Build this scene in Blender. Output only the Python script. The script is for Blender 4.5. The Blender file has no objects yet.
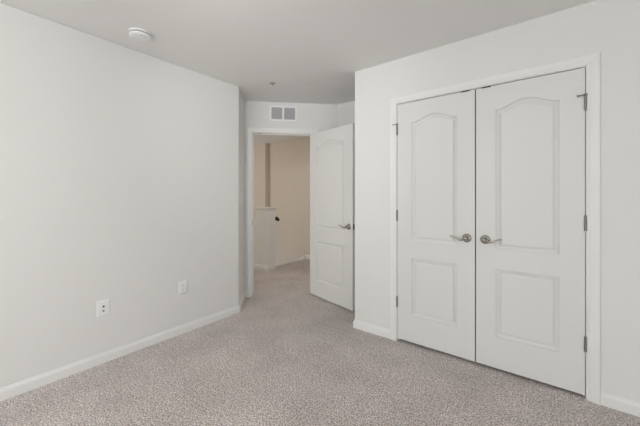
import bpy, bmesh, math
from math import sin, cos, pi, radians, sqrt
from mathutils import Vector

sc = bpy.context.scene
COL = sc.collection

# ------------------------------------------------------------------ camera
cam_d = bpy.data.cameras.new('camera')
cam = bpy.data.objects.new('camera', cam_d)
COL.objects.link(cam)
CAM_H = 1.2493
cam.location = (0.0, 0.0, CAM_H)
cam.rotation_euler = (radians(90), 0, radians(37.711))
cam_d.sensor_width = 36.0
cam_d.lens = 36.0 * 297.594 / 640.0
cam_d.shift_y = -(213.0 - 196.645) / 640.0
cam_d.clip_start = 0.02
sc.camera = cam

# ------------------------------------------------------------------ world, lights, exposure
W = bpy.data.worlds.new('overcast_sky')
sc.world = W
W.use_nodes = True
W.node_tree.nodes['Background'].inputs[0].default_value = (0.86, 0.93, 1.0, 1)
W.node_tree.nodes['Background'].inputs[1].default_value = 1.0


def area(name, loc, rot, sx, sy, power, colour):
    d = bpy.data.lights.new(name, 'AREA')
    d.shape = 'RECTANGLE'
    d.size, d.size_y = sx, sy
    d.energy = power
    d.color = colour
    o = bpy.data.objects.new(name, d)
    o.location = loc
    o.rotation_euler = rot
    COL.objects.link(o)
    return o


# room extents and two invented windows that light the room, rear and right
RX, RY = 3.4, -3.0
WIN_REAR = (-2.15, -0.25, 0.28, 2.36)      # x0 x1 z0 z1 on the wall y = RY
WIN_RIGHT = (-2.75, -1.25, 0.28, 2.36)      # y0 y1 z0 z1 on the wall x = RX
area('rear_added_daylight', (-1.2, RY - 0.13, 1.32), (radians(90), 0, 0), 1.8, 2.0, 35.5, (0.985, 1.0, 0.985))  # soft light put in through the invented rear window
area('side_added_daylight', (RX + 0.13, -2.0, 1.32), (radians(90), 0, radians(90)), 1.35, 2.0, 40, (0.985, 1.0, 0.985))  # soft light put in through the invented right window
area('hall_left_fill', (-6.3, 2.3, 1.6), (radians(90), 0, radians(-75)), 1.0, 1.4, 21, (1.0, 0.92, 0.80))  # added warm fill from the hall's left end; no window built there
area('hall_top_fill', (-2.9, 3.7, 2.40), (0, 0, 0), 0.3, 0.3, 5.5, (1.0, 0.92, 0.81))  # added warm fill from above the hall; no fixture built there

# unseen fill spot added to brighten the entry corner
SPOT_AT, SPOT_TO = Vector((-0.9, 0.1, 2.25)), Vector((-2.4, 2.8, 1.9))
d = bpy.data.lights.new('fill_spot_beam', 'SPOT')
d.energy = 42
d.color = (1.0, 0.985, 0.955)
d.spot_size = radians(80)
d.spot_blend = 1.0
d.shadow_soft_size = 0.12
o = bpy.data.objects.new('fill_spot_beam', d)
o.location = SPOT_AT
SPOT_ROT = (SPOT_TO - SPOT_AT).to_track_quat('-Z', 'Y').to_euler()
o.rotation_euler = SPOT_ROT
COL.objects.link(o)

sc.view_settings.view_transform = 'Standard'
sc.view_settings.look = 'None'
sc.view_settings.gamma = 1.0
sc.view_settings.use_curve_mapping = False
sc.view_settings.exposure = 0.0

# ------------------------------------------------------------------ materials


def mat(name, colour, rough=0.5, metallic=0.0, spec=0.5):
    m = bpy.data.materials.new(name)
    m.use_nodes = True
    b = m.node_tree.nodes['Principled BSDF']
    b.inputs['Base Color'].default_value = (*colour, 1)
    b.inputs['Roughness'].default_value = rough
    b.inputs['Metallic'].default_value = metallic
    b.inputs['Specular IOR Level'].default_value = spec
    return m, m.node_tree, b


def add_bump(nt, b, scale, strength, dist=0.001, detail=3.0):
    tc = nt.nodes.new('ShaderNodeTexCoord')
    n = nt.nodes.new('ShaderNodeTexNoise')
    n.inputs['Scale'].default_value = scale
    n.inputs['Detail'].default_value = detail
    bp = nt.nodes.new('ShaderNodeBump')
    bp.inputs['Strength'].default_value = strength
    bp.inputs['Distance'].default_value = dist
    nt.links.new(tc.outputs['Object'], n.inputs['Vector'])
    nt.links.new(n.outputs['Fac'], bp.inputs['Height'])
    nt.links.new(bp.outputs['Normal'], b.inputs['Normal'])


M_WALL, nt, b = mat('wall_paint', (0.825, 0.825, 0.81), 0.85, spec=0.25)
add_bump(nt, b, 260, 0.12, 0.0008)
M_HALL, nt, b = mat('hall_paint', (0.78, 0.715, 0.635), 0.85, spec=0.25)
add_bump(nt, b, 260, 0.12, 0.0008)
M_CEIL, nt, b = mat('ceiling_paint', (0.90, 0.90, 0.89), 0.95, spec=0.1)
add_bump(nt, b, 180, 0.15, 0.001)
M_TRIM, nt, b = mat('trim_enamel', (0.865, 0.865, 0.855), 0.42, spec=0.4)
M_DOOR, nt, b = mat('door_enamel', (0.79, 0.79, 0.78), 0.48, spec=0.4)
# faint embossed wood grain on the moulded door skins
tc = nt.nodes.new('ShaderNodeTexCoord')
mp = nt.nodes.new('ShaderNodeMapping')
mp.inputs['Scale'].default_value = (160, 160, 5)
nz = nt.nodes.new('ShaderNodeTexNoise')
nz.inputs['Scale'].default_value = 1.0
nz.inputs['Detail'].default_value = 3.0
bp = nt.nodes.new('ShaderNodeBump')
bp.inputs['Strength'].default_value = 0.10
bp.inputs['Distance'].default_value = 0.0008
nt.links.new(tc.outputs['Object'], mp.inputs['Vector'])
nt.links.new(mp.outputs['Vector'], nz.inputs['Vector'])
nt.links.new(nz.outputs['Fac'], bp.inputs['Height'])
nt.links.new(bp.outputs['Normal'], b.inputs['Normal'])

M_PLASTIC, nt, b = mat('white_plastic', (0.92, 0.92, 0.94), 0.35)
M_DETECT, nt, b = mat('detector_plastic', (0.90, 0.90, 0.90), 0.4)
M_NICKEL, nt, b = mat('satin_nickel', (0.41, 0.39, 0.36), 0.24, 1.0)
M_HINGE, nt, b = mat('hinge_nickel', (0.30, 0.29, 0.27), 0.36, 1.0)
M_DARK, nt, b = mat('dark_void', (0.02, 0.02, 0.02), 0.8)
M_GREY, nt, b = mat('grey_plastic', (0.25, 0.25, 0.26), 0.5)
M_LOUVRE, nt, b = mat('louvre_grey', (0.76, 0.76, 0.78), 0.5)
M_PLATE, nt, b = mat('grey_escutcheon', (0.50, 0.49, 0.47), 0.4)
M_RAIL, nt, b = mat('dark_stained_wood', (0.035, 0.022, 0.015), 0.4)
M_LENS, nt, b = mat('smoky_lens', (0.30, 0.31, 0.31), 0.25)
M_GLASS, nt, b = mat('window_glass', (1, 1, 1), 0.0)
b.inputs['Transmission Weight'].default_value = 1.0
b.inputs['IOR'].default_value = 1.05

M_FILL_GLOBE, nt, b = mat('fill_globe_glass', (0.9, 0.9, 0.9), 0.3)  # emissive glass of the added pendant
b.inputs['Emission Color'].default_value = (1.0, 0.97, 0.92, 1)
b.inputs['Emission Strength'].default_value = 42.0

# carpet: cut pile in greige, with tuft-sized speckle and soft brushed patches
M_CARPET, nt, b = mat('carpet', (0.4, 0.37, 0.35), 1.0, spec=0.05)
b.inputs['Sheen Weight'].default_value = 0.25
b.inputs['Sheen Roughness'].default_value = 0.6
L = nt.links.new
tc = nt.nodes.new('ShaderNodeTexCoord')


def noise(scale, detail, rough=0.5):
    n = nt.nodes.new('ShaderNodeTexNoise')
    n.inputs['Scale'].default_value = scale
    n.inputs['Detail'].default_value = detail
    n.inputs['Roughness'].default_value = rough
    L(tc.outputs['Object'], n.inputs['Vector'])
    return n


def ramp(src, stops):
    r = nt.nodes.new('ShaderNodeValToRGB')
    e = r.color_ramp.elements
    e[0].position, e[0].color = stops[0][0], (*stops[0][1], 1)
    e[1].position, e[1].color = stops[1][0], (*stops[1][1], 1)
    for p, c in stops[2:]:
        q = e.new(p)
        q.color = (*c, 1)
    L(src, r.inputs[0])
    return r


def mix(kind, fac, a, bb):
    m = nt.nodes.new('ShaderNodeMixRGB')
    m.blend_type = kind
    m.inputs[0].default_value = fac
    L(a, m.inputs[1])
    L(bb, m.inputs[2])
    return m


n_tuft = noise(115, 2.0, 0.65)
n_mid = noise(34, 3.0, 0.6)
n_big = noise(3.2, 3.0, 0.55)
r1 = ramp(n_tuft.outputs['Fac'], [(0.36, (0.21, 0.180, 0.172)), (0.64, (0.96, 0.88, 0.85))])
r2 = ramp(n_mid.outputs['Fac'], [(0.3, (0.80, 0.79, 0.79)), (0.7, (1.12, 1.11, 1.11))])
r3 = ramp(n_big.outputs['Fac'], [(0.32, (0.87, 0.86, 0.86)), (0.68, (1.08, 1.08, 1.08))])
m1 = mix('MULTIPLY', 1.0, r1.outputs[0], r2.outputs[0])
m2 = mix('MULTIPLY', 1.0, m1.outputs[0], r3.outputs[0])
L(m2.outputs[0], b.inputs['Base Color'])
bp1 = nt.nodes.new('ShaderNodeBump')
bp1.inputs['Strength'].default_value = 0.7
bp1.inputs['Distance'].default_value = 0.006
L(n_tuft.outputs['Fac'], bp1.inputs['Height'])
bp2 = nt.nodes.new('ShaderNodeBump')
bp2.inputs['Strength'].default_value = 0.35
bp2.inputs['Distance'].default_value = 0.012
L(n_mid.outputs['Fac'], bp2.inputs['Height'])
L(bp1.outputs['Normal'], bp2.inputs['Normal'])
L(bp2.outputs['Normal'], b.inputs['Normal'])

# ------------------------------------------------------------------ mesh helpers


class MB:
    """vertices and faces of one mesh"""

    def __init__(self):
        self.v, self.f, self.s = [], [], []

    def add(self, verts, faces, smooth=False):
        o = len(self.v)
        self.v += [tuple(p) for p in verts]
        self.f += [tuple(i + o for i in f) for f in faces]
        self.s += [smooth] * len(faces)
        return self

    def box(self, x0, x1, y0, y1, z0, z1):
        v = [(x0, y0, z0), (x1, y0, z0), (x1, y1, z0), (x0, y1, z0), (x0, y0, z1), (x1, y0, z1), (x1, y1, z1), (x0, y1, z1)]
        return self.add(v, [(3, 2, 1, 0), (4, 5, 6, 7), (0, 1, 5, 4), (1, 2, 6, 5), (2, 3, 7, 6), (3, 0, 4, 7)])

    def prism(self, poly, z0, z1):
        """counter-clockwise plan polygon pulled up from z0 to z1"""
        n = len(poly)
        v = [(x, y, z0) for x, y in poly] + [(x, y, z1) for x, y in poly]
        f = [tuple(range(n - 1, -1, -1)), tuple(range(n, 2 * n))]
        f += [(i, (i + 1) % n, n + (i + 1) % n, n + i) for i in range(n)]
        return self.add(v, f)

    def lathe(self, prof, n=32, centre=(0, 0, 0), axis='z', smooth=True):
        """profile of (radius, height) turned about an axis; ends closed"""
        v, f = [], []
        for r, h in prof:
            for k in range(n):
                a = 2 * pi * k / n
                p = (r * cos(a), r * sin(a), h)
                if axis == 'y':
                    p = (p[0], -p[2], p[1])
                elif axis == 'x':
                    p = (p[2], p[0], p[1])
                v.append((p[0] + centre[0], p[1] + centre[1], p[2] + centre[2]))
        for i in range(len(prof) - 1):
            for k in range(n):
                a, b_ = i * n + k, i * n + (k + 1) % n
                f.append((a, b_, b_ + n, a + n))
        self.add(v, f, smooth)
        m = len(self.v) - len(v)
        self.f.append(tuple(m + k for k in range(n - 1, -1, -1)))
        self.f.append(tuple(m + (len(prof) - 1) * n + k for k in range(n)))
        self.s += [False, False]
        return self

    def tube(self, pts, rads, n=12, flat=1.0):
        """round bar along points; flat squeezes it across the second axis"""
        P = [Vector(p) for p in pts]
        v, f = [], []
        for i, p in enumerate(P):
            t = (P[min(i + 1, len(P) - 1)] - P[max(i - 1, 0)]).normalized()
            ref = Vector((0, 1, 0)) if abs(t.y) < 0.9 else Vector((0, 0, 1))
            a = t.cross(ref).normalized()
            c = t.cross(a).normalized()
            for k in range(n):
                w = 2 * pi * k / n
                v.append(p + a * rads[i] * cos(w) + c * rads[i] * flat * sin(w))
        for i in range(len(P) - 1):
            for k in range(n):
                q = (k + 1) % n
                f.append((i * n + k, i * n + q, (i + 1) * n + q, (i + 1) * n + k))
        self.add(v, f, True)
        m = len(self.v) - len(v)
        self.f.append(tuple(m + k for k in range(n - 1, -1, -1)))
        self.f.append(tuple(m + (len(P) - 1) * n + k for k in range(n)))
        self.s += [False, False]
        return self

    def build(self, name, material, parent=None, bevel=0.0, segs=2):
        me = bpy.data.meshes.new(name)
        me.from_pydata(self.v, [], self.f)
        me.polygons.foreach_set('use_smooth', self.s)
        bm = bmesh.new()
        bm.from_mesh(me)
        bmesh.ops.recalc_face_normals(bm, faces=bm.faces)
        bm.to_mesh(me)
        bm.free()
        me.materials.append(material)
        o = bpy.data.objects.new(name, me)
        COL.objects.link(o)
        if parent:
            o.parent = parent
        if bevel:
            md = o.modifiers.new('bevel', 'BEVEL')
            md.width = bevel
            md.segments = segs
            md.limit_method = 'ANGLE'
        return o


def struct(o, label=None):
    o['kind'] = 'structure'
    if label:
        o['label'] = label
    return o


def tag(o, label, cat, group=None):
    o['label'] = label
    o['category'] = cat
    if group:
        o['group'] = group
    return o


def empty(name, loc, rotz=0.0):
    o = bpy.data.objects.new(name, None)
    o.empty_display_size = 0.05
    o.location = loc
    o.rotation_euler = (0, 0, rotz)
    COL.objects.link(o)
    return o


def sweep(path, prof, flip=False):
    """moulding: profile of (out, along-b) swept along a plan path with mitres.
    path: list of (x, y); the moulding stands on the RIGHT side of the path direction.
    prof: list of (out, z)."""
    mb = MB()
    n, m = len(path), len(prof)
    rows = []
    for i in range(n):
        def nrm(a, c):
            dx, dy = c[0] - a[0], c[1] - a[1]
            l = math.hypot(dx, dy)
            return (dy / l, -dx / l)
        if i == 0:
            nn = nrm(path[0], path[1])
        elif i == n - 1:
            nn = nrm(path[-2], path[-1])
        else:
            a, c = nrm(path[i - 1], path[i]), nrm(path[i], path[i + 1])
            k = 1.0 + a[0] * c[0] + a[1] * c[1]
            nn = ((a[0] + c[0]) / k, (a[1] + c[1]) / k)
        rows.append([(path[i][0] + nn[0] * o, path[i][1] + nn[1] * o, z) for o, z in prof])
    v = [p for r in rows for p in r]
    f = []
    for i in range(n - 1):
        for k in range(m):
            q = (k + 1) % m
            f.append((i * m + k, i * m + q, (i + 1) * m + q, (i + 1) * m + k))
    f.append(tuple(range(m)))
    f.append(tuple((n - 1) * m + k for k in range(m - 1, -1, -1)))
    return mb.add(v, f)


# plan of the place -------------------------------------------------------------
XL = -2.6625                      # left wall
YC = 2.453                        # closet wall
H = 2.44
XCC = -1.475                      # outside corner of the closet
YB = 3.187                        # wall behind the open door
D = 5.362                         # diagonal wall y = x + D
C0 = (XL, 2.005)                  # outside corner of the left wall
s0 = (XL + 2.005) / sqrt(2)       # coordinate of that corner along the diagonal
T = 0.115                         # wall thickness


def dg(s, out=0.0):
    """point on the diagonal wall: s along it, out = towards the room"""
    x = (s * sqrt(2) - D) / 2
    y = x + D
    return (x + out / sqrt(2), y - out / sqrt(2))


CR = dg(s0)                       # inside corner return / diagonal
s1 = (2 * YB - D) / sqrt(2)
CB = dg(s1)                       # inside corner diagonal / back wall
OPL, OPR, OPT = -0.366, 0.396, 2.048     # entry opening (clear)

# ------------------------------------------------------------------ shell
# floor (carpet) with the stairwell left open
STX = -3.90                       # nosing of the hall floor at the stair
fl = MB()
fl.prism([(STX, RY - 0.2), (RX + 0.1, RY - 0.2), (RX + 0.1, 4.60), (STX, 4.60)], -0.25, 0)
fl.prism([(-7.0, 0.9), (STX, 0.9), (STX, 3.60), (-7.0, 3.60)], -0.25, 0)
struct(fl.build('floor', M_CARPET), 'greige cut pile carpet running from the bedroom into the hall')

struct(MB().box(-7.2, RX + 0.2, RY - 0.2, 4.9, H, H + 0.1).build('ceiling', M_CEIL), 'flat off-white painted ceiling')

struct(MB().prism([(XL - T, RY - T), (XL, RY - T), (XL, 2.005), (XL - T, 2.005 - T * 0.414)], 0, H).build('wall_left', M_WALL, bevel=0.006),
       'long blank off-white wall on the left')
q = 0.7071 * T
wr = MB().prism([(XL - T, 2.005 - T * 0.414), C0, CR, (CR[0] - q, CR[1] - q)], 0, H)
struct(wr.build('wall_return', M_WALL), 'short return wall between left wall and hall doorway')
dw = MB()
dw.prism([dg(s0, -T), dg(s0), dg(OPL - 0.02), dg(OPL - 0.02, -T)], 0, H)
dw.prism([dg(OPR + 0.02, -T), dg(OPR + 0.02), CB, dg(s1, -T)], 0, H)
dw.prism([dg(OPL - 0.02, -T), dg(OPL - 0.02), dg(OPR + 0.02), dg(OPR + 0.02, -T)], OPT + 0.02, H)
struct(dw.build('wall_entry', M_WALL), 'angled wall around the doorway to the hall')
struct(MB().box(CB[0] - 0.05, RX + 0.1, YB, YB + T, 0, H).build('wall_back', M_WALL), 'wall behind the open bedroom door')

# closet front with its opening, and the closet side
CXL, CXR, CZT = -1.050, 0.174, 2.052
cw = MB()
cw.box(XCC, CXL - 0.02, YC, YC + T, 0, H)
cw.box(CXR + 0.02, RX + T, YC, YC + T, 0, H)
cw.box(CXL - 0.02, CXR + 0.02, YC, YC + T, CZT + 0.02, H)
cw.box(XCC, XCC + T, YC + T, YB, 0, H)
cw.box(1.0, 1.0 + T, YC + T, YB, 0, H)
struct(cw.build('wall_closet', M_WALL), 'off-white wall holding the double closet doors')

# right and rear walls with a window opening each
rw = MB()
y0, y1, z0, z1 = WIN_RIGHT
rw.box(RX, RX + T, RY - T, y0, 0, H).box(RX, RX + T, y1, YC, 0, H).box(RX, RX + T, y0, y1, 0, z0).box(RX, RX + T, y0, y1, z1, H)
struct(rw.build('wall_right', M_WALL))
bw = MB()
x0, x1, z0, z1 = WIN_REAR
bw.box(XL, x0, RY - T, RY, 0, H).box(x1, RX, RY - T, RY, 0, H).box(x0, x1, RY - T, RY, 0, z0).box(x0, x1, RY - T, RY, z1, H)
struct(bw.build('wall_rear', M_WALL))


def window(name, w, h, loc, rotz, nsash):
    root = empty(name, loc, rotz)
    struct(root)
    fr = MB()
    t = 0.05
    fr.box(0, w, 0.02, 0.09, 0, t).box(0, w, 0.02, 0.09, h - t, h).box(0, t, 0.02, 0.09, t, h - t).box(w - t, w, 0.02, 0.09, t, h - t)
    for k in range(1, nsash):
        xx = w * k / nsash
        fr.box(xx - 0.03, xx + 0.03, 0.02, 0.09, t, h - t)
    fr.build('window_frame', M_TRIM, root)
    for k in range(nsash):
        MB().box(w * k / nsash + 0.03, w * (k + 1) / nsash - 0.03, 0.055, 0.062, h / 2 - 0.02, h / 2 + 0.02).build('meeting_rail', M_TRIM, root)
    MB().box(-0.05, w + 0.05, -0.04, 0.02, -0.025, 0.0).build('window_sill', M_TRIM, root)


x0, x1, z0, z1 = WIN_REAR
window('added_window_1', x1 - x0, z1 - z0, (x1, RY - 0.005, z0), pi, 2)  # invented opening for the rear light
y0, y1, z0, z1 = WIN_RIGHT
window('added_window_2', y1 - y0, z1 - z0, (RX + 0.005, y1, z0), -pi / 2, 2)  # invented opening for the side light

# added globe pendant, unseen behind the camera, as fill from above
clt = empty('fill_pendant', (-0.6, -0.9, H))
tag(clt, 'glowing opal globe pendant added out of view to light the room', 'lamp')
MB().lathe([(0.06, 0.0), (0.06, -0.015), (0.045, -0.03), (0.01, -0.034)], 32).build('canopy', M_NICKEL, clt)
MB().lathe([(0.006, -0.03), (0.006, -0.14)], 12).build('stem', M_NICKEL, clt)
gl = [(0.14 * sin(pi * (0.08 + 0.91 * i / 14)), -0.26 + 0.14 * cos(pi * (0.08 + 0.91 * i / 14))) for i in range(15)]
MB().lathe(gl, 28).build('fill_globe', M_FILL_GLOBE, clt)

# body built around the added fill spot
slt = empty('fill_spot', (-0.9, 0.1, H))
tag(slt, 'small white fill spot added out of view, aimed at the hall doorway', 'fill_spot')
MB().lathe([(0.05, 0.0), (0.05, -0.018), (0.03, -0.024)], 28).build('ceiling_plate', M_PLASTIC, slt)
MB().tube([(0.03, -0.06, -0.02), (0.035, -0.063, -0.16)], [0.006, 0.006], 10).build('arm', M_PLASTIC, slt)
hd = MB().lathe([(0.045, 0.13), (0.06, 0.12), (0.066, 0.04), (0.066, 0.025)], 28).build('fill_head', M_PLASTIC, slt)
hd.location = (0, 0, 2.25 - H)
hd.rotation_euler = SPOT_ROT

# hall and stairwell walls
YF = 4.59
hw = MB()
hw.box(-5.013, -1.5, YF, YF + T, -1.6, H)
hw.box(-7.0, -5.013, 4.492, YF + T, -1.6, H)
struct(hw.build('wall_stairwell', M_HALL), 'tan-painted far wall of the stairwell seen through the doorway')
struct(MB().box(-1.5, -1.5 + T, YB + T, YF, 0, H).build('wall_hall_right', M_HALL))
struct(MB().box(-7.0 - T, -7.0, 0.9, YF + T, -1.6, H).build('wall_hall_left', M_HALL))
struct(MB().box(-7.0, XL - T, 0.9 - T, 0.9, 0, H).build('wall_hall_near', M_HALL))

# ------------------------------------------------------------------ baseboards
BB = [(0, 0), (0.0125, 0), (0.0125, 0.052), (0.0105, 0.060), (0.0065, 0.066), (0.0045, 0.074), (0.0, 0.077)]
CAS_W = 0.060
struct(sweep([(XL, RY), C0, dg(s0), dg(OPL - 0.005 - CAS_W)], BB).build('baseboard_left', M_TRIM),
       'white baseboard along the left wall and around its corner')
struct(sweep([dg(OPR + 0.005 + CAS_W), CB, (XCC, YB), (XCC, YC), (CXL - 0.005 - CAS_W, YC)], BB).build('baseboard_closet', M_TRIM),
       'white baseboard wrapping the corner left of the closet')
struct(sweep([(CXR + 0.005 + CAS_W, YC), (RX, YC), (RX, RY), (XL, RY)], BB).build('baseboard_right', M_TRIM),
       'white baseboard right of the closet casing')
struct(sweep([(STX - 0.02, YF), (-1.5, YF)], BB).build('baseboard_hall', M_TRIM), 'white baseboard at the far side of the hall')

# ------------------------------------------------------------------ door casings and jambs
# profile: (across from the opening outwards, thickness)
CP = [(0, 0), (0, 0.008), (0.004, 0.010), (0.012, 0.010), (0.016, 0.0125), (0.030, 0.0135), (0.044, 0.016), (0.053, 0.0175), (0.058, 0.0165), (CAS_W, 0.013), (CAS_W, 0)]


def casing(x0, x1, zt, place):
    """three-sided mitred casing; place(a, out, z) maps the opening to the world"""
    mb = MB()
    rows = []
    r = 0.005
    for (sx, sz, bx, bz) in ((-1, 0, x0 - r, 0.0), (-1, 1, x0 - r, zt + r), (1, 1, x1 + r, zt + r), (1, 0, x1 + r, 0.0)):
        rows.append([place(bx + sx * w, t, bz + sz * w) for w, t in CP])
    m = len(CP)
    v = [p for rr in rows for p in rr]
    f = []
    for i in range(3):
        for k in range(m):
            qq = (k + 1) % m
            f.append((i * m + k, i * m + qq, (i + 1) * m + qq, (i + 1) * m + k))
    f.append(tuple(range(m)))
    f.append(tuple(3 * m + k for k in range(m)))
    return mb.add(v, f)


def jamb(x0, x1, zt, place, stop_at):
    """lining of the opening with a door stop"""
    mb = MB()

    def bx(a0, a1, o0, o1, za, zb):
        pts = [place(a, o, z) for z in (za, zb) for a, o in ((a0, o0), (a1, o0), (a1, o1), (a0, o1))]
        mb.add(pts, [(0, 1, 2, 3), (4, 5, 6, 7), (0, 1, 5, 4), (1, 2, 6, 5), (2, 3, 7, 6), (3, 0, 4, 7)])
    bx(x0 - 0.019, x0, -T - 0.001, 0.001, 0, zt + 0.019)
    bx(x1, x1 + 0.019, -T - 0.001, 0.001, 0, zt + 0.019)
    bx(x0, x1, -T - 0.001, 0.001, zt, zt + 0.019)
    a, c = stop_at
    bx(x0, x0 + 0.011, a, c, 0, zt)
    bx(x1 - 0.011, x1, a, c, 0, zt)
    bx(x0 + 0.011, x1 - 0.011, a, c, zt - 0.011, zt)
    return mb


def pl_closet(a, out, z):
    return (a, YC - out, z)


def pl_entry(a, out, z):
    p = dg(a, out)
    return (p[0], p[1], z)


def pl_hall(a, out, z):
    p = dg(a, -T - out)
    return (p[0], p[1], z)


t1 = struct(casing(CXL, CXR, CZT, pl_closet).build('trim_1', M_TRIM), 'white moulded casing framing the double closet doors')
t2 = struct(jamb(CXL, CXR, CZT, pl_closet, (-0.075, -0.040)).build('trim_2', M_TRIM), 'white jamb lining of the closet opening')
t3 = struct(casing(OPL, OPR, OPT, pl_entry).build('trim_3', M_TRIM), 'white moulded casing framing the hall doorway')
t4 = struct(jamb(OPL, OPR, OPT, pl_entry, (-0.075, -0.040)).build('trim_4', M_TRIM), 'white jamb lining of the hall doorway')
struct(casing(OPL, OPR, OPT, pl_hall).build('trim_5', M_TRIM))
# strike plate let into the left jamb of the hall doorway
sp = MB()
pts = [pl_entry(OPL + e, o, z) for z in (0.89, 0.95) for e, o in ((0.0, -0.032), (0.0015, -0.032), (0.0015, 0.004), (0.0, 0.004))]
sp.add(pts, [(0, 1, 2, 3), (4, 5, 6, 7), (0, 1, 5, 4), (1, 2, 6, 5), (2, 3, 7, 6), (3, 0, 4, 7)])
spo = sp.build('strike_plate', M_NICKEL, t4)
spo['label'] = 'metal strike plate on white jamb'

# ------------------------------------------------------------------ moulded two-panel doors


def panel_outline(x0, x1, z0, z1, rise):
    """counter-clockwise outline; rise > 0 gives the arched top with flat shoulders"""
    pts = [(x0, z0), (x1, z0)]
    if rise <= 0:
        return pts + [(x1, z1), (x0, z1)]
    w = x1 - x0
    N = 22
    pts.append((x1, z1))
    for k in range(1, N):
        u = k / N
        # cathedral arch: ogee from each shoulder to a rounded crown
        e = min(u, 1 - u) / 0.5
        e = max(0.0, (e - 0.10) / 0.90)
        h = 0.5 - 0.5 * cos(pi * min(1.0, e ** 0.86))
        pts.append((x1 - w * u, z1 + rise * h))
    pts.append((x0, z1))
    return pts


def inset(poly, d):
    n = len(poly)
    out = []
    for i in range(n):
        a, p, c = poly[i - 1], poly[i], poly[(i + 1) % n]

        def nn(u, w):
            dx, dy = w[0] - u[0], w[1] - u[1]
            l = math.hypot(dx, dy)
            return (-dy / l, dx / l)
        n1, n2 = nn(a, p), nn(p, c)
        k = 1 + n1[0] * n2[0] + n1[1] * n2[1]
        out.append((p[0] + (n1[0] + n2[0]) / k * d, p[1] + (n1[1] + n2[1]) / k * d))
    return out


PROF = [(0.0, 0.0), (0.0006, -0.0075), (0.004, -0.0105), (0.013, -0.0125), (0.025, -0.0180), (0.0275, -0.0180), (0.0300, -0.0050), (0.040, -0.0030)]


def door_slab(name, w, h, panels, thick=0.035):
    """slab with x 0..w, front face on y = 0 (towards -y), z 0..h"""
    bm = bmesh.new()
    for side in (0, 1):
        def P(x, z, d):
            return (x, -d if side == 0 else thick + d, z)
        edges = []
        rect = [bm.verts.new(P(x, z, 0)) for x, z in ((0, 0), (w, 0), (w, h), (0, h))]
        for i in range(4):
            edges.append(bm.edges.new((rect[i], rect[(i + 1) % 4])))
        if side == 0:
            front = rect
        else:
            for i in range(4):
                bm.faces.new((front[i], front[(i + 1) % 4], rect[(i + 1) % 4], rect[i]))
        for pn in panels:
            o = panel_outline(*pn)
            rings = [[bm.verts.new(P(x, z, d)) for x, z in inset(o, e)] for e, d in PROF]
            n = len(o)
            for i in range(n):
                edges.append(bm.edges.new((rings[0][i], rings[0][(i + 1) % n])))
            for a, c in zip(rings[:-1], rings[1:]):
                for i in range(n):
                    fc = bm.faces.new((a[i], a[(i + 1) % n], c[(i + 1) % n], c[i]))
            bm.faces.new(rings[-1])
        bmesh.ops.triangle_fill(bm, use_beauty=True, use_dissolve=False, edges=edges)
    bmesh.ops.recalc_face_normals(bm, faces=bm.faces)
    me = bpy.data.meshes.new(name)
    bm.to_mesh(me)
    bm.free()
    me.materials.append(M_DOOR)
    o = bpy.data.objects.new(name, me)
    COL.objects.link(o)
    return o


def lever(door, x, z, d, label, face=0.0, out=-1):
    """round rose with a wave lever pointing to d = -1 (left) or +1 (right), on the front (out=-1) or back face"""
    rose = MB()
    rose.lathe([(0.033, 0.0), (0.033, 0.004), (0.031, 0.0075), (0.026, 0.010), (0.016, 0.0125), (0.0135, 0.016), (0.012, 0.030), (0.0125, 0.044), (0.0135, 0.047)], 36,
               (0, 0, 0), 'y')
    v = [(x + p[0], face + (p[1] if out < 0 else -p[1]), z + p[2]) for p in rose.v]
    rose.v = v
    ro = rose.build('door_handle', M_NICKEL, door)
    ro['label'] = label
    n = 16
    pts, rad = [], []
    for k in range(n + 1):
        u = k / n
        px = d * (0.001 + 0.108 * u)
        pz = -0.012 * sin(pi * min(1, u / 0.62)) * (1 if u < 0.62 else 0) + (0.012 * sin(pi / 2 * (u - 0.62) / 0.38) if u >= 0.62 else 0)
        pts.append((x + px, face + out * (0.050 - 0.006 * sin(pi * u)), z + pz))
        rad.append(0.0088 - 0.0038 * u)
    MB().tube(pts, rad, 12, 0.8).build('lever', M_NICKEL, ro)
    MB().lathe([(0.0135, 0.0), (0.0135, 0.008), (0.010, 0.013), (0.004, 0.015)], 24, (x, face - 0.047, z) if out < 0 else (x, face + 0.05, z), 'y').build('lever_hub', M_NICKEL, ro)
    return ro


def hinge(door, x, y, z, label=None):
    """knuckle barrel of a butt hinge, with leaf"""
    hb = MB()
    L_ = 0.089
    for k in range(5):
        a = z - L_ / 2 + L_ * k / 5
        hb.lathe([(0.0066, a + 0.0004), (0.0074, a + 0.0016), (0.0074, a + L_ / 5 - 0.0016), (0.0066, a + L_ / 5 - 0.0004)], 16, (x, y, 0), 'z')
    hb.lathe([(0.0045, z + L_ / 2), (0.0065, z + L_ / 2 + 0.002), (0.0045, z + L_ / 2 + 0.006)], 16, (x, y, 0), 'z')
    hb.box(x - 0.0012, x + 0.0012, y, y + 0.03, z - L_ / 2, z + L_ / 2)
    ho = hb.build('hinge', M_HINGE, door)
    return ho


def pin_stop(ho, x, y, z, vec):
    """hinge pin door stop: a collar on the pin and a short rod with a pad"""
    m = MB()
    m.lathe([(0.009, z), (0.010, z + 0.001), (0.010, z + 0.008), (0.008, z + 0.010)], 16, (x, y, 0), 'z')
    e = (x + vec[0], y + vec[1], z + 0.005 + vec[2])
    m.tube([(x, y, z + 0.005), ((x + e[0]) / 2, (y + e[1]) / 2, (z + 0.005 + e[2]) / 2 + 0.002), e], [0.0036, 0.0036, 0.0036], 10)
    m.tube([e, (e[0] + vec[0] * 0.16, e[1] + vec[1] * 0.16, e[2] + vec[2] * 0.16)], [0.0062, 0.0062], 12)
    m.build('pin_stop', M_HINGE, ho)


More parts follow.
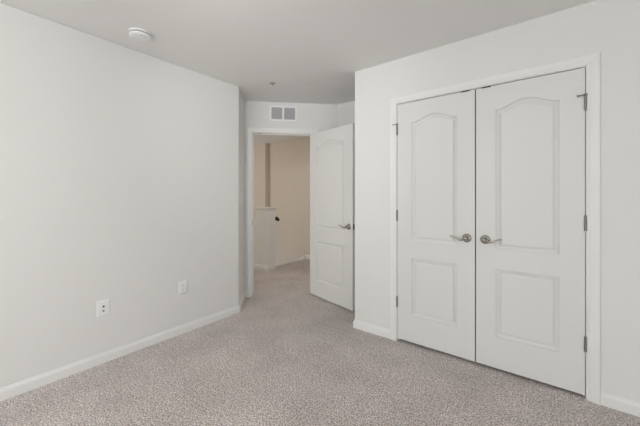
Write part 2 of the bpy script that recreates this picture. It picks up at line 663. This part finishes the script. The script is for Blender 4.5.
DW = 0.6045
DZ = 0.024
DH = 2.046 - DZ
PAN = [(0.126, DW - 0.123, 0.876 - DZ, 1.872 - DZ, 0.049), (0.126, DW - 0.123, 0.249 - DZ, 0.733 - DZ, 0)]
FY = YC - 0.001
dl = door_slab('door_1', DW, DH, PAN)
dl.location = (CXL + 0.0035, FY, DZ)
tag(struct(dl), 'left leaf of the white double closet doors, with its lever handle at its right edge', 'door')
dr = door_slab('door_2', DW, DH, PAN)
dr.location = (CXR - 0.0035 - DW, FY, DZ)
tag(struct(dr), 'right leaf of the white double closet doors, with its lever handle at its left edge', 'door')
lever(dl, DW - 0.055, 0.938 - DZ, -1, 'satin nickel lever handle')
lever(dr, 0.060, 0.938 - DZ, 1, 'satin nickel lever handle')
for z in (1.825, 1.084, 0.340):
    h1 = hinge(dl, -0.002, -0.0065, z - DZ)
    h2 = hinge(dr, DW + 0.002, -0.0065, z - DZ)
    if z > 1.8:
        pin_stop(h1, -0.002, -0.0065, z - DZ + 0.046, (-0.030, -0.010, -0.002))
        pin_stop(h2, DW + 0.002, -0.0065, z - DZ + 0.046, (-0.034, -0.018, -0.006))
for dd, a in ((dl, DW - 0.095), (dr, 0.035)):
    MB().box(a, a + 0.060, -0.002, 0.022, DH - 0.004, DH + 0.0045).build('ball_catch', M_DARK, dd)

# bedroom door: hung on the right jamb and swung wide into the room
EW, EZ = 0.755, 0.018
EH = 2.040 - EZ
EP = [(0.140, EW - 0.135, 0.862 - EZ, 1.868 - EZ, 0.050), (0.140, EW - 0.135, 0.215 - EZ, 0.70 - EZ, 0)]
de = door_slab('door_3', EW, EH, EP)
ANG = radians(-13.0)
de.location = (-2.419, 2.921, EZ)
de.rotation_euler = (0, 0, ANG)
tag(struct(de), 'white two-panel bedroom door standing open beside the hall doorway', 'door')
lever(de, EW - 0.056, 0.922 - EZ, -1, 'satin nickel lever handle')
lever(de, EW - 0.056, 0.922 - EZ, -1, 'satin nickel lever handle', face=0.035, out=1)
MB().box(EW - 0.0002, EW + 0.0016, 0.005, 0.030, 0.893 - EZ, 0.951 - EZ).build('latch_plate', M_HINGE, de)
for z in (1.825, 1.075, 0.27):
    hinge(de, -0.001, 0.0405, z - EZ).scale = (1, 1, 1)

# ------------------------------------------------------------------ hall: knee wall, rail and stairs
KX, KY0, KY1 = -3.765, 3.425, 3.600
KT = 1.045
k = MB()
pf = [(KX, 0.0), (KX, KT), (-4.02, KT), (-4.12, KT - 0.26), (-4.75, KT - 0.68), (-4.75, 0.0)]
n = len(pf)
v = [(x, KY0, z) for x, z in pf] + [(x, KY1, z) for x, z in pf]
k.add(v, [tuple(range(n)), tuple(range(2 * n - 1, n - 1, -1))] + [(i, (i + 1) % n, n + (i + 1) % n, n + i) for i in range(n)])
kw = empty('knee_wall', (0, 0, 0))
tag(kw, 'white capped knee wall beside the stairs seen through the hall doorway', 'half wall')
k.build('wall_body', M_TRIM, kw)
cp = MB().box(-4.035, KX + 0.022, KY0 - 0.022, KY1 + 0.022, KT, KT + 0.024)
cp.build('cap', M_TRIM, kw, bevel=0.004)
cv = sweep([(-4.02, KY0), (KX, KY0), (KX, KY1), (-4.02, KY1)], [(0, KT - 0.032), (0.004, KT - 0.030), (0.008, KT - 0.014), (0.016, KT - 0.004), (0.016, KT), (0, KT)])
cv.build('cove_moulding', M_TRIM, kw)
sweep([(-4.75, KY0), (KX, KY0), (KX, KY1)], BB).build('baseboard', M_TRIM, kw)

rail = empty('handrail', (0, 0, 0))
tag(rail, 'dark wooden stair handrail end poking out behind the white knee wall', 'handrail')
rp = [(-3.755, 3.672, 0.835), (-3.80, 3.672, 0.870), (-3.86, 3.672, 0.845), (-4.1, 3.672, 0.69), (-5.0, 3.672, 0.08)]
MB().tube(rp, [0.026, 0.032, 0.030, 0.028, 0.028], 14).build('rail', M_RAIL, rail)
MB().tube([(-3.98, 3.601, 0.70), (-3.98, 3.655, 0.70), (-3.98, 3.672, 0.745)], [0.008, 0.008, 0.008], 10).build('bracket', M_NICKEL, rail)

st = MB()
for i in range(7):
    x1 = STX - 0.001 - 0.255 * i
    st.box(x1 - 0.255, x1, KY1 + 0.001, 4.491, -0.19 * (i + 1) - 0.3, -0.19 * (i + 1))
so = st.build('stairs', M_CARPET)
tag(so, 'carpeted stairs going down past the knee wall', 'stairs')
# sloping skirt board on the far wall of the stair
sk = MB()
v = []
a = [(STX - 0.045, 0.077), (STX - 0.045, 0.0), (STX - 0.045, -0.2), (-4.9, -0.88), (-4.9, -0.60)]
for y in (YF - 0.013, YF - 0.0):
    v += [(x, y, z) for x, z in a]
n = len(a)
sk.add(v, [tuple(range(n)), tuple(range(2 * n - 1, n - 1, -1))] + [(i, (i + 1) % n, n + (i + 1) % n, n + i) for i in range(n)])
struct(sk.build('trim_6', M_TRIM), 'white skirt board sloping down the stairwell wall')

# ------------------------------------------------------------------ small fittings
# return-air grille above the hall doorway
VX0, VX1, VZ0, VZ1 = -0.154, 0.188, 2.203, 2.398
vm = dg((VX0 + VX1) / 2)
vent = empty('air_vent', (vm[0], vm[1], (VZ0 + VZ1) / 2), radians(45))
tag(vent, 'white return air vent with two grey louvred panels above the hall doorway', 'vent')
w, h = (VX1 - VX0) / 2, (VZ1 - VZ0) / 2
b_ = 0.023
fr = MB()
fr.box(-w, w, -0.008, -0.0002, h - b_, h).box(-w, w, -0.008, -0.0002, -h, -h + b_)
fr.box(-w, -w + b_, -0.008, -0.0002, -h + b_, h - b_).box(w - b_, w, -0.008, -0.0002, -h + b_, h - b_)
fr.box(-0.0135, 0.0135, -0.008, -0.0002, -h + b_, h - b_)
fr.build('frame', M_PLASTIC, vent, bevel=0.002)
for (xa, xb) in ((-w + b_, -0.0135), (0.0135, w - b_)):
    lv = MB()
    nl = 12
    dz = (2 * h - 2 * b_) / nl
    for i in range(nl):
        zc = -h + b_ + dz * (i + 0.5)
        y0_, y1_ = -0.0065, -0.0012
        zt, zb = zc + dz * 0.42, zc - dz * 0.30
        pts = [(xa, y1_, zt), (xb, y1_, zt), (xb, y0_, zb), (xa, y0_, zb)]
        pts += [(p[0], p[1] + 0.0008, p[2] + 0.001) for p in pts]
        lv.add(pts, [(0, 1, 2, 3), (4, 5, 6, 7), (0, 1, 5, 4), (1, 2, 6, 5), (2, 3, 7, 6), (3, 0, 4, 7)])
    lo = lv.build('louvre_panel', M_LOUVRE, vent)
    lo['label'] = 'grey louvre panel'
    MB().box(xa, xb, -0.0009, -0.0003, -h + b_, h - b_).build('dark_backing', M_GREY, lo)

# smoke detector on the ceiling
sm = empty('smoke_detector', (-2.361, 0.916, H))
tag(sm, 'round white smoke detector on the ceiling near the left wall', 'smoke detector')
MB().lathe([(0.074, 0.0), (0.076, -0.002), (0.076, -0.011), (0.073, -0.013)], 48).build('mounting_base', M_DETECT, sm)
MB().lathe([(0.064, -0.013), (0.064, -0.020)], 48).build('vent_ring', M_GREY, sm)
MB().lathe([(0.071, -0.020), (0.073, -0.022), (0.073, -0.028), (0.069, -0.033), (0.061, -0.036), (0.040, -0.038), (0.004, -0.0385)], 48).build('cover', M_DETECT, sm)
MB().lathe([(0.009, -0.036), (0.009, -0.038), (0.007, -0.0387)], 20, (0.046, 0.012, 0)).build('test_button', M_LOUVRE, sm)
MB().lathe([(0.0035, -0.036), (0.0035, -0.0378)], 12, (0.052, -0.012, 0)).build('indicator', M_GREY, sm)

# fire sprinkler
sr = empty('fire_sprinkler', (-2.301, 2.162, H))
tag(sr, 'small ceiling fire sprinkler in front of the air vent', 'sprinkler')
MB().lathe([(0.034, 0.0), (0.034, -0.003), (0.027, -0.006), (0.018, -0.0075), (0.004, -0.0076)], 32).build('escutcheon', M_PLATE, sr)
MB().lathe([(0.014, -0.0075), (0.014, -0.010), (0.009, -0.012), (0.006, -0.013)], 20).build('nozzle_body', M_HINGE, sr)
fa = MB()
for sx in (-1, 1):
    fa.tube([(sx * 0.008, 0, -0.010), (sx * 0.009, 0, -0.014), (0, 0, -0.018)], [0.0015, 0.0015, 0.0015], 8)
fa.build('frame_arm', M_NICKEL, sr)
MB().lathe([(0.009, -0.018), (0.009, -0.019), (0.003, -0.0194)], 20).build('deflector', M_NICKEL, sr)

# two wall plates on the left wall (built facing -y, turned to face +x)
PB = [(-0.0385, 0.0385)]


def wall_plate(name, loc, rotz, w, h):
    root = empty(name, loc, rotz)
    p = MB()
    r0, r1 = (w / 2, h / 2), (w / 2 - 0.006, h / 2 - 0.006)
    v = []
    for (a, c), y in ((r0, -0.0002), (r0, -0.003), (r1, -0.0065)):
        v += [(-a, y, -c), (a, y, -c), (a, y, c), (-a, y, c)]
    f = [(3, 2, 1, 0), (8, 9, 10, 11)]
    for r in (0, 4):
        f += [(r + i, r + (i + 1) % 4, r + 4 + (i + 1) % 4, r + 4 + i) for i in range(4)]
    p.add(v, f)
    p.build('cover_plate', M_PLASTIC, root)
    return root


jk = wall_plate('jack_plate', (XL, 0.775, 0.412), radians(90), 0.082, 0.117)
tag(jk, 'white wall plate with two small round jacks, nearer the camera on the left wall', 'wall plate')
ins = MB().box(-0.0165, 0.0165, -0.0085, -0.006, -0.0335, 0.0335).build('jack_insert', M_PLASTIC, jk, bevel=0.001)
j1 = MB().lathe([(0.0068, 0.0085), (0.0068, 0.0165), (0.0045, 0.0165)], 20, (-0.002, 0, 0.013), 'y').build('coax_jack', M_GREY, jk)
j1['label'] = 'dark threaded coax jack'
MB().lathe([(0.0048, 0.0165), (0.0048, 0.0168)], 16, (-0.002, 0, 0.013), 'y').build('socket_hole', M_DARK, j1)
j2 = MB().box(-0.0085, 0.0045, -0.0105, -0.0085, -0.026, -0.014).build('data_jack', M_LENS, jk)
j2['label'] = 'grey data jack'
for z in (-0.047, 0.047):
    MB().lathe([(0.003, 0.0064), (0.003, 0.0072), (0.002, 0.0076)], 12, (0, 0, z), 'y').build('screw', M_PLASTIC, jk)

ou = wall_plate('power_outlet', (XL, 1.388, 0.418), radians(90), 0.078, 0.117)
tag(ou, 'white duplex power outlet farther along the left wall toward the doorway', 'outlet')
for zc in (0.0195, -0.0195):
    rc = MB()
    pts = []
    for kk in range(28):
        a = 2 * pi * kk / 28
        pts.append((0.0172 * cos(a), max(-0.0135, min(0.0135, 0.0172 * sin(a)))))
    v = [(x, -0.0062, z + zc) for x, z in pts] + [(x, -0.0088, z + zc) for x, z in pts]
    n = len(pts)
    rc.add(v, [tuple(range(n)), tuple(range(2 * n - 1, n - 1, -1))] + [(i, (i + 1) % n, n + (i + 1) % n, n + i) for i in range(n)])
    ro = rc.build('socket', M_PLASTIC, ou)
    sl = MB()
    sl.box(-0.0075, -0.0050, -0.0091, -0.0086, zc - 0.001, zc + 0.0085).box(0.0050, 0.0070, -0.0091, -0.0086, zc, zc + 0.0075)
    sl.lathe([(0.0027, 0.0086), (0.0027, 0.0091)], 12, (0, 0, zc - 0.0065), 'y')
    sl.build('socket_slots', M_GREY, ro)
MB().lathe([(0.003, 0.0064), (0.003, 0.0074), (0.002, 0.0078)], 12, (0, 0, 0), 'y').build('screw', M_PLASTIC, ou)

# light switch on the short return wall
rs = 0.205
sw = wall_plate('light_switch', (C0[0] - rs * 0.70711, C0[1] + rs * 0.70711, 1.235), radians(135), 0.075, 0.118)
tag(sw, 'white light switch on the short return wall left of the hall doorway', 'light switch')
MB().box(-0.0165, 0.0165, -0.0088, -0.006, -0.0335, 0.0335).build('rocker', M_PLASTIC, sw, bevel=0.001)
